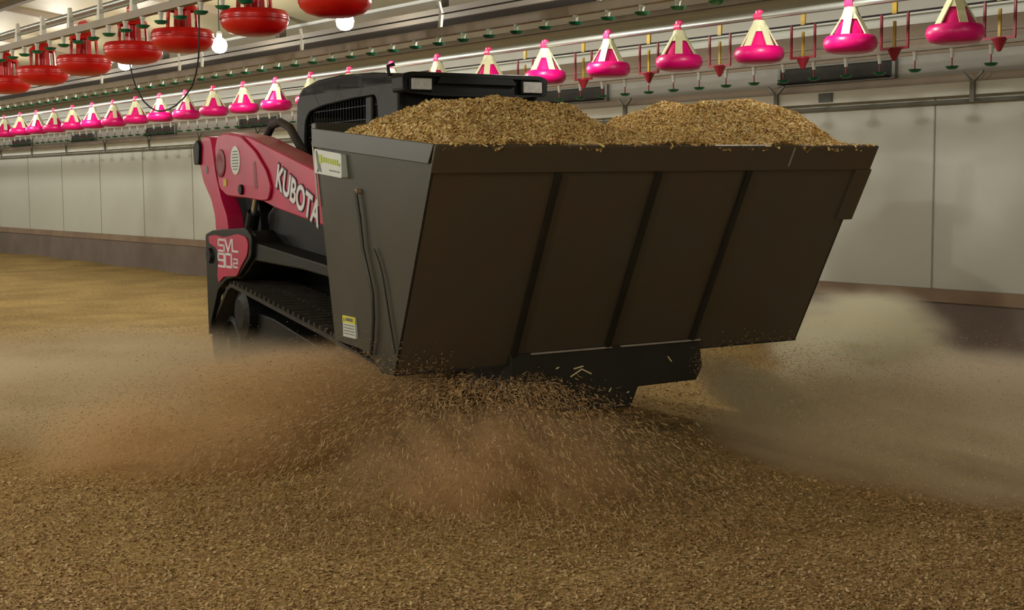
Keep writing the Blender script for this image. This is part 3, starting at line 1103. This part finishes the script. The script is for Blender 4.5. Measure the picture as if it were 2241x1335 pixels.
front = slab(0, 1, 0, 1, -.012, 0).build('front_panel', M['paint'], bk, bevel=.004)
slab(-.004, 1.012, -.005, .105, 0, .016).build('top_flange', M['paint'], front, bevel=.005)
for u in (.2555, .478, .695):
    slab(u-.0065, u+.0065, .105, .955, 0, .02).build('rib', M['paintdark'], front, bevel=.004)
slab(.975, 1.018, .105, .35, -.03, .016).build('corner_gusset', M['paint'], front, bevel=.004)
slab(.785, .789, .0, .085, .0165, .0185).build('scratch_mark', M['worn'], front)
# side panels (left in the photo = machine's right)
for side in (0, 1):
    s_ = -1 if side == 0 else 1
    pts = [(0.0, ZT, 0), (YB, ZB, 1), (.84, .470, 1), (.93, .53, .95), (1.06, .574, .9), (1.42, .59, .9), (1.436, 1.705, 0)]
    X = XL if side == 0 else XR
    vs = [(X + SH*t, y, z) for y, z, t in pts] + [(X - s_*.014 + SH*t, y, z) for y, z, t in pts]
    n = len(pts)
    fs = [tuple(range(n)), tuple(range(2*n-1, n-1, -1))] + [(i, i+n, (i+1) % n+n, (i+1) % n) for i in range(n)]
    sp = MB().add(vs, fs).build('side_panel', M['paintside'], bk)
    MB().hexa([(X-.002, .06, 1.50), (X+s_*.012, .06, 1.50), (X+s_*.012, 1.425, 1.61), (X-.002, 1.425, 1.61),
               (X-.002, 0.0, 1.585), (X+s_*.012, 0.0, 1.585), (X+s_*.012, 1.432, 1.708), (X-.002, 1.432, 1.708)]).build('rim_flange', M['paintside'], sp, bevel=.003)
    if side == 0:
        xo = X - .001

        def sxx(z):
            return X + SH*min(1, max(0, (ZT-z)/(ZT-ZB)))*.95
        MB().add([(sxx(z)-.006, y, z) for y, z in ((1.43, 1.30), (1.445, 1.30), (1.445, 1.64), (1.43, 1.64))] +
                 [(sxx(z)+.0, y, z) for y, z in ((1.43, 1.30), (1.445, 1.30), (1.445, 1.64), (1.43, 1.64))],
                 [(0, 1, 2, 3), (7, 6, 5, 4), (0, 4, 5, 1), (1, 5, 6, 2), (2, 6, 7, 3), (3, 7, 4, 0)]).build('worn_edge', M['worn'], sp)
        # company sticker
        dec = MB().prism(roundpoly([(1.385, 1.475), (1.025, 1.445), (1.025, 1.565), (1.385, 1.60)], .012, 3), 0, X-.016, X+.03).build('logo_sticker', M['sticker'], sp)
        xx = X - .0185
        MB().prism([(1.362, 1.585), (1.350, 1.59), (1.318, 1.54), (1.300, 1.50), (1.285, 1.478), (1.30, 1.48), (1.315, 1.492), (1.335, 1.478), (1.352, 1.482), (1.335, 1.50), (1.35, 1.54)], 0, xx, xx+.002).build('bird_emblem', M['ink'], dec)
        bl = MB()
        for k, (ya, yb, za, zb) in enumerate([(1.325, 1.285, 1.525, 1.57), (1.28, 1.25, 1.53, 1.556), (1.245, 1.22, 1.528, 1.552), (1.215, 1.19, 1.524, 1.548), (1.185, 1.16, 1.52, 1.545),
                                              (1.155, 1.13, 1.517, 1.542), (1.125, 1.10, 1.513, 1.54), (1.095, 1.07, 1.51, 1.537), (1.065, 1.045, 1.505, 1.52)]):
            bl.prism([(ya, za), (yb, za-.003), (yb-.004, zb-.003), (ya-.004, zb)], 0, xx, xx+.002)
        bl.build('green_lettering', M['logogreen'], dec)
        MB().prism([(1.18, 1.483), (1.05, 1.471), (1.05, 1.477), (1.18, 1.489)], 0, xx, xx+.002).build('small_print', M['ink'], dec)
        # warning sticker
        xw = sxx(.68)
        ws = MB().box((xw-.006, 1.10, .625), (xw+.01, 1.265, .735)).build('warning_sticker', M['sticker'], sp)
        MB().box((xw-.008, 1.10, .700), (xw-.005, 1.265, .735)).build('yellow_header', M['warn'], ws)
        MB().box((xw-.009, 1.13, .709), (xw-.0075, 1.222, .726)).build('header_print', M['ink'], ws)
        MB().prism([(1.255, .706), (1.232, .706), (1.2435, .728)], 0, xw-.009, xw-.0075).build('warning_triangle', M['ink'], ws)
        for k in range(4):
            MB().box((xw-.0075, 1.115, .686-k*.015), (xw-.0055, 1.25, .690-k*.015)).build('printed_line', M['ink'], ws)
        # hose and seam on the side
        MB().tube([(sxx(z)-.014, y, z) for y, z in ((.90, 1.38), (.885, 1.25), (.885, 1.10), (.85, .98), (.82, .88), (.84, .75), (.88, .64), (.92, .56))], .010, 8).build('side_hose', M['paintside'], sp, smooth=True)
        MB().tube([(sxx(z)-.008, y, z) for y, z in ((.76, 1.10), (.72, 1.05), (.69, .98), (.67, .86), (.655, .74), (.63, .60))], .005, 6).build('dark_seam', M['paintdark'], sp, smooth=True)
        MB().lathe([(.014, sxx(1.38)-.016), (.014, sxx(1.38)+.01)], 12, (0, .893, 1.38), 0, cap=True).build('pipe_fitting', M['sill'], sp)
rp = MB().hexa([(XL+SH, 1.40, .59), (XR+SH, 1.40, .59), (XR+SH, 1.414, .59), (XL+SH, 1.414, .59), (XL, 1.425, 1.70), (XR, 1.425, 1.70), (XR, 1.439, 1.70), (XL, 1.439, 1.70)])
rear = rp.build('rear_panel', M['paint'], bk)
MB().box((XL, 1.40, 1.675), (XR, 1.46, 1.735)).build('rear_rim', M['paintside'], rear, bevel=.006)
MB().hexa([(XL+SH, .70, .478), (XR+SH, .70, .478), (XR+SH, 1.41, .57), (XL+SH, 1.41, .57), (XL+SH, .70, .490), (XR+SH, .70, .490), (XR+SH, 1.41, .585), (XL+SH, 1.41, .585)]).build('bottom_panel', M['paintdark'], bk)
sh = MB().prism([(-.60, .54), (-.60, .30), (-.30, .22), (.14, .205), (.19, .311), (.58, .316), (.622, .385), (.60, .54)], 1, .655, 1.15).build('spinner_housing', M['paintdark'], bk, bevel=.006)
MB().box((-.478, .645, .534), (.015, .66, .542)).build('worn_edge', M['worn'], sh)
MB().box((.075, .645, .534), (.60, .66, .542)).build('worn_edge', M['worn'], sh)
for (x0, z0, x1, z1) in ((-.24, .40, -.17, .435), (-.17, .435, -.11, .405), (-.22, .44, -.16, .45), (.385, .46, .41, .43), (-.33, .45, -.31, .455), (.0, .30, .015, .32), (.115, .285, .13, .29)):
    MB().bar((x0, .6545, z0), (x1, .6545, z1), .003, .006, (0, 0, 1)).build('stuck_chip', M['chip_heap'], sh)
MB().lathe([(0, .235), (.17, .235), (.17, .25), (0, .25)], 28, (-.20, .90, 0), 2).build('spinner_disc', M['paintdark'], bk, smooth=True)
MB().lathe([(0, .32), (.14, .32), (.14, .335), (0, .335)], 28, (.42, .90, 0), 2).build('spinner_disc', M['paintdark'], bk, smooth=True)


# ------------------------------------------------------------------ shavings
def vnoise(x, y, f, seed=0):
    xs, ys = x*f + 17.3*seed, y*f + 9.1*seed
    xi, yi = np.floor(xs), np.floor(ys)
    tx, ty = xs-xi, ys-yi
    tx, ty = tx*tx*(3-2*tx), ty*ty*(3-2*ty)

    def h(a, b):
        v = np.sin(a*127.1 + b*311.7 + seed*74.7)*43758.5453
        return v-np.floor(v)
    return (h(xi, yi)*(1-tx) + h(xi+1, yi)*tx)*(1-ty) + (h(xi, yi+1)*(1-tx) + h(xi+1, yi+1)*tx)*ty


def chip_mesh(name, P, NRM, L, W, m, curl=.25, DIR=None, parent=None, rand=1.0):
    """P (n,3) centres, NRM (n,3) surface normals; bent flakes, two quads each"""
    n = len(P)
    r = RNG.normal(size=(n, 3))
    nr = NRM + r*rand*.45
    nr /= np.linalg.norm(nr, axis=1, keepdims=True)
    if DIR is None:
        t = RNG.normal(size=(n, 3))
    else:
        t = DIR + RNG.normal(size=(n, 3))*.12
    t -= nr*(t*nr).sum(1, keepdims=True)
    t /= np.linalg.norm(t, axis=1, keepdims=True)
    b = np.cross(nr, t)
    L = L[:, None]
    W = W[:, None]
    c = (curl*L*RNG.uniform(-.4, 1, (n, 1)))
    V = np.stack([P - t*L/2 - b*W/2, P - t*L/2 + b*W/2, P + b*W/2 + nr*c, P - b*W/2 + nr*c, P + t*L/2 + b*W/2*.7, P + t*L/2 - b*W/2*.7], 1).reshape(-1, 3)
    base = (np.arange(n)*6)[:, None]
    F = np.concatenate([base + np.array([0, 1, 2, 3]), base + np.array([3, 2, 4, 5])], 1).reshape(-1, 4)
    me = bpy.data.meshes.new(name)
    me.vertices.add(len(V))
    me.vertices.foreach_set('co', V.astype(np.float32).ravel())
    me.loops.add(F.size)
    me.loops.foreach_set('vertex_index', F.astype(np.int32).ravel())
    me.polygons.add(len(F))
    me.polygons.foreach_set('loop_start', (np.arange(len(F))*4).astype(np.int32))
    me.polygons.foreach_set('loop_total', np.full(len(F), 4, np.int32))
    me.materials.append(m)
    me.update(calc_edges=True)
    o = bpy.data.objects.new(name, me)
    COL.objects.link(o)
    if parent:
        o.parent = parent
    return o


def heap_z(x, y):
    def sm(t):
        t = np.clip(t, 0, 1)
        return t*t*(3-2*t)
    A = np.interp(x, [-1.33, -1.2, -1.05, -.85, -.6, -.4, -.2, -.05, .06, .18, .34, .48, .7, .92, 1.05, 1.15, 1.24],
                  [.03, .13, .195, .235, .245, .21, .13, .05, .03, .08, .19, .24, .255, .25, .215, .15, .04])
    z = 1.572 + A*(sm((y+.04)/.50)*.78 + .22*sm((y-.1)/.7))*(1 - .45*sm((y-.95)/.5))
    z += (vnoise(x, y, 6, 1)-.5)*.045 + (vnoise(x, y, 15, 2)-.5)*.035
    return z


def heap(name, x0, x1, label, nch, shift):
    nx, ny = int((x1-x0)/.02), 70
    X, Y = np.meshgrid(np.linspace(x0, x1, nx), np.linspace(.0, 1.41, ny))
    Z = heap_z(X, Y)
    vs = np.stack([X.ravel(), Y.ravel(), Z.ravel()], 1)
    b = MB()
    b.v = [tuple(v) for v in vs.tolist()]
    b.f = [(j*nx+i, j*nx+i+1, (j+1)*nx+i+1, (j+1)*nx+i) for j in range(ny-1) for i in range(nx-1)]
    # skirt down into the bucket so that the heap is a body, not a sheet
    def skirt(idx):
        o = len(b.v)
        for i in idx:
            v = b.v[i]
            b.v.append((min(max(v[0], XL+.05), XR-.03), min(max(v[1], .13), 1.38), 1.46))
        for k in range(len(idx)-1):
            b.f.append((idx[k], idx[k+1], o+k+1, o+k))
    skirt([i for i in range(nx)])
    skirt([(ny-1)*nx+i for i in range(nx)])
    skirt([j*nx for j in range(ny)])
    skirt([j*nx+nx-1 for j in range(ny)])
    rt = b.build(name, M['chip_ground'], smooth=True)
    rt.location = LO
    rt.rotation_euler = (0, 0, YAW)
    tag(rt, label, 'wood shavings', kind='stuff')
    xs = RNG.uniform(x0, x1, nch)
    ys = RNG.uniform(-.01, 1.40, nch)
    zs = heap_z(xs, ys)
    e = .01
    nz = np.stack([-(heap_z(xs+e, ys)-zs)/e, -(heap_z(xs, ys+e)-zs)/e, np.ones(nch)], 1)
    nz /= np.linalg.norm(nz, axis=1, keepdims=True)
    P = np.stack([xs, ys, zs], 1) + nz*RNG.uniform(0, .012, (nch, 1))
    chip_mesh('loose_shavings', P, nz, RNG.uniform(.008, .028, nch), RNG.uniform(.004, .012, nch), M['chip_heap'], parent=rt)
    return rt


M['chip_ground'] = mat('shavings_bed', (206, 166, 104), .95, var=.25, vscale=40, bump=.8, bscale=60, dirt=(150, 112, 60))
heap('shavings_heap', XL+.016, .04, 'left heap of wood shavings rising in front of the cab', 42000, 0)
heap('shavings_heap', .04, XR-.016, 'right heap of pale wood shavings at the far bucket corner', 40000, 0)
# a few flakes caught over the front rim
nr_ = 260
xs = np.concatenate([RNG.uniform(-1.30, -1.0, 120), RNG.uniform(-1.2, 1.2, 140)])
P = np.stack([xs, RNG.uniform(-.02, .03, nr_), 1.583 + RNG.uniform(-.012, .012, nr_)], 1)
o = chip_mesh('rim_shavings', P, np.tile([0, -.5, 1.0], (nr_, 1)), RNG.uniform(.015, .04, nr_), RNG.uniform(.006, .014, nr_), M['chip_heap'])
o.location = LO
o.rotation_euler = (0, 0, YAW)
tag(o, 'stray wood shavings caught along the front rim of the bucket', 'wood shavings', kind='stuff')

# floor flakes, denser where the photo looks closely
nf = 240000
dep = 4.1 + 9.5*RNG.uniform(0, 1, nf)**1.7
px = RNG.uniform(-80, 2330, nf)
fx = (px-1120.5)/FPX*dep*1.02
fy = dep
cs, sn = math.cos(-PSI), math.sin(-PSI)
hn, hs_ = cs*fx - sn*fy, sn*fx + cs*fy
keep = hn < NW-.06
fx, fy, hn, hs_ = fx[keep], fy[keep], hn[keep], hs_[keep]
nf = len(fx)
P = np.stack([hn, hs_, litter_z(hn, hs_) - .012 + RNG.uniform(.0, .007, nf)], 1)
sz = RNG.uniform(0, 1, nf)**2
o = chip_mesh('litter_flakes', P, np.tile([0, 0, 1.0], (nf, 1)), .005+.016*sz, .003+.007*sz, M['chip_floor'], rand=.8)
o.rotation_euler = (0, 0, PSI)
tag(o, 'loose tan wood flakes strewn over the floor in the foreground', 'wood shavings', kind='stuff')


# ------------------------------------------------------------------ shavings in the air, thrown out by the spinners
def flung(name, n, org, az0, az1, r0, r1, z0, label, lmin=.012, lmax=.045, pw=1.0, zspread=.10, mtl='chip_floor', w=(.003, .01)):
    az = RNG.uniform(az0, az1, n)
    r = r0 + (r1-r0)*RNG.uniform(0, 1, n)**pw
    q = (r-r0)/(r1-r0)
    z = np.clip(z0*(1-q**1.6) + RNG.normal(size=n)*zspread*(.4+q), .01, 1.2)
    P = np.stack([org[0]+r*np.cos(az), org[1]+r*np.sin(az), z], 1)
    sl = -1.6*z0*q**.6/(r1-r0)
    D = np.stack([np.cos(az), np.sin(az), sl*1.3], 1)
    D /= np.linalg.norm(D, axis=1, keepdims=True)
    Nn = RNG.normal(size=(n, 3))
    o = chip_mesh(name, P, Nn, RNG.uniform(lmin, lmax, n), RNG.uniform(w[0], w[1], n), M[mtl], DIR=D)
    return tag(o, label, 'wood shavings', kind='stuff')


def lw(x, y):       # loader frame -> world
    c, s_ = math.cos(YAW), math.sin(YAW)
    return (LO.x + x*c - y*s_, LO.y + x*s_ + y*c)


OL, ORR = lw(-.60, .70), lw(.55, .85)
flung('flying_shavings', 22000, OL, math.radians(200), math.radians(312), .22, 1.9, .42,
      'spray of wood shavings shooting out below the middle of the bucket', .006, .036, .75, .06, w=(.0012, .0035))
flung('flying_shavings', 30000, OL, math.radians(160), math.radians(225), .35, 3.2, .50,
      'wood shavings flying leftwards past the track', .004, .012, .9, .12, w=(.0012, .003))
flung('flying_shavings', 34000, ORR, math.radians(-75), math.radians(20), .25, 3.4, .42,
      'wood shavings flying rightwards from under the bucket corner', .004, .011, .9, .13, w=(.0012, .003))


# ------------------------------------------------------------------ dust
def dust_mat(name, rgb, dens, stretch, thr=.38, seed=0.0, aniso=0.35, flat=1.0):
    m = bpy.data.materials.new(name)
    m.use_nodes = True
    N, L = m.node_tree.nodes, m.node_tree.links
    N.remove(N['Principled BSDF'])
    v = N.new('ShaderNodeVolumeScatter')
    v.inputs['Color'].default_value = lin(*rgb)
    v.inputs['Anisotropy'].default_value = aniso
    tc = N.new('ShaderNodeTexCoord')
    ln = N.new('ShaderNodeVectorMath')
    ln.operation = 'LENGTH'
    L.new(tc.outputs['Object'], ln.inputs[0])
    fo = N.new('ShaderNodeMapRange')
    fo.interpolation_type = 'SMOOTHSTEP'
    fo.inputs['From Min'].default_value = 1.0
    fo.inputs['From Max'].default_value = .35
    L.new(ln.outputs['Value'], fo.inputs['Value'])
    mp = N.new('ShaderNodeMapping')
    mp.inputs['Scale'].default_value = stretch
    mp.inputs['Location'].default_value = (seed, seed*1.7, seed*.3)
    L.new(tc.outputs['Object'], mp.inputs['Vector'])
    nz = N.new('ShaderNodeTexNoise')
    nz.inputs['Scale'].default_value = 1.0
    nz.inputs['Detail'].default_value = 3.5
    L.new(mp.outputs['Vector'], nz.inputs['Vector'])
    mr = N.new('ShaderNodeMapRange')
    mr.inputs['From Min'].default_value = thr
    mr.inputs['From Max'].default_value = thr+.22
    L.new(nz.outputs['Fac'], mr.inputs['Value'])
    m1 = N.new('ShaderNodeMath')
    m1.operation = 'MULTIPLY'
    L.new(fo.outputs['Result'], m1.inputs[0])
    L.new(mr.outputs['Result'], m1.inputs[1])
    m2 = N.new('ShaderNodeMath')
    m2.operation = 'MULTIPLY'
    m2.inputs[1].default_value = dens
    L.new(m1.outputs[0], m2.inputs[0])
    L.new(m2.outputs[0], v.inputs['Density'])
    ab = N.new('ShaderNodeVolumeAbsorption')
    ab.inputs['Color'].default_value = lin(*rgb)
    L.new(m2.outputs[0], ab.inputs['Density'])
    ad = N.new('ShaderNodeAddShader')
    L.new(v.outputs[0], ad.inputs[0])
    L.new(ab.outputs[0], ad.inputs[1])
    L.new(ad.outputs[0], N['Material Output'].inputs['Volume'])
    return m


def dust(p0, p1, ry, rz, m, label, ext=.25):
    """an elongated puff from p0 to p1 (world), ry half width, rz half height"""
    a, b = Vector(p0), Vector(p1)
    d = b-a
    c = (a+b)/2
    ang = math.atan2(d.y, d.x)
    el = math.atan2(d.z, math.hypot(d.x, d.y))
    bm = MB()
    prof = [(math.sin(PI*k/12), -math.cos(PI*k/12)) for k in range(13)]
    prof[0] = (.001, -1)
    prof[-1] = (.001, 1)
    bm.lathe(prof, 20)
    o = bm.build('dust_cloud', m)
    o.location = c
    o.rotation_euler = (Matrix.Rotation(ang, 3, 'Z') @ Matrix.Rotation(-el, 3, 'Y')).to_euler()
    o.scale = (d.length/2+ext, ry, rz)
    return tag(o, label, 'dust', kind='stuff')


dust((-.45, 7.55, .26), (-2.3, 6.6, .10), .75, .42, dust_mat('dust_brown_left', (249, 228, 192), 10.0, (1.6, 1.4, 3.0), .33, 1.0),
     'dense brown dust cloud sweeping left across the floor below the tracks')
dust((-.9, 7.2, .30), (-3.6, 7.6, .25), .8, .42, dust_mat('dust_grey_left', (248, 240, 216), 3.0, (1.2, 1.4, 2.6), .32, 4.0),
     'thin greyish dust haze at the left edge of the floor')
dust((-.22, 6.55, .16), (.15, 5.7, .03), .92, .30, dust_mat('dust_brown_mid', (249, 226, 192), 9.0, (1.4, 7.0, 2.5), .40, 7.0),
     'brown dust in front of the middle of the bucket')
dust((1.75, 8.40, .36), (2.55, 8.1, .27), .62, .50, dust_mat('dust_pale_right', (255, 251, 234), 22.0, (1.6, 2.0, 3.4), .36, 11.0),
     'tall pale dust cloud rising at the right of the bucket against the wall')
dust((1.9, 7.3, .20), (3.4, 6.8, .08), .95, .40, dust_mat('dust_thin_right', (252, 243, 226), 9.0, (1.5, 1.4, 2.4), .33, 21.0),
     'thin dust haze drifting along the right edge of the photo')
dust((1.15, 7.3, .20), (2.5, 5.7, .06), .60, .34, dust_mat('dust_tan_right', (253, 244, 224), 14.0, (1.2, 4.5, 3.6), .38, 15.0),
     'tan dust tongue sweeping right across the foreground floor')
dust((1.05, 7.60, .38), (1.75, 6.55, .08), .20, .17, dust_mat('dust_streak', (255, 252, 238), 16.0, (1.0, 2.0, 2.0), .30, 31.0, .5),
     'narrow pale streak of dust shooting out beside the spinner housing', ext=.2)
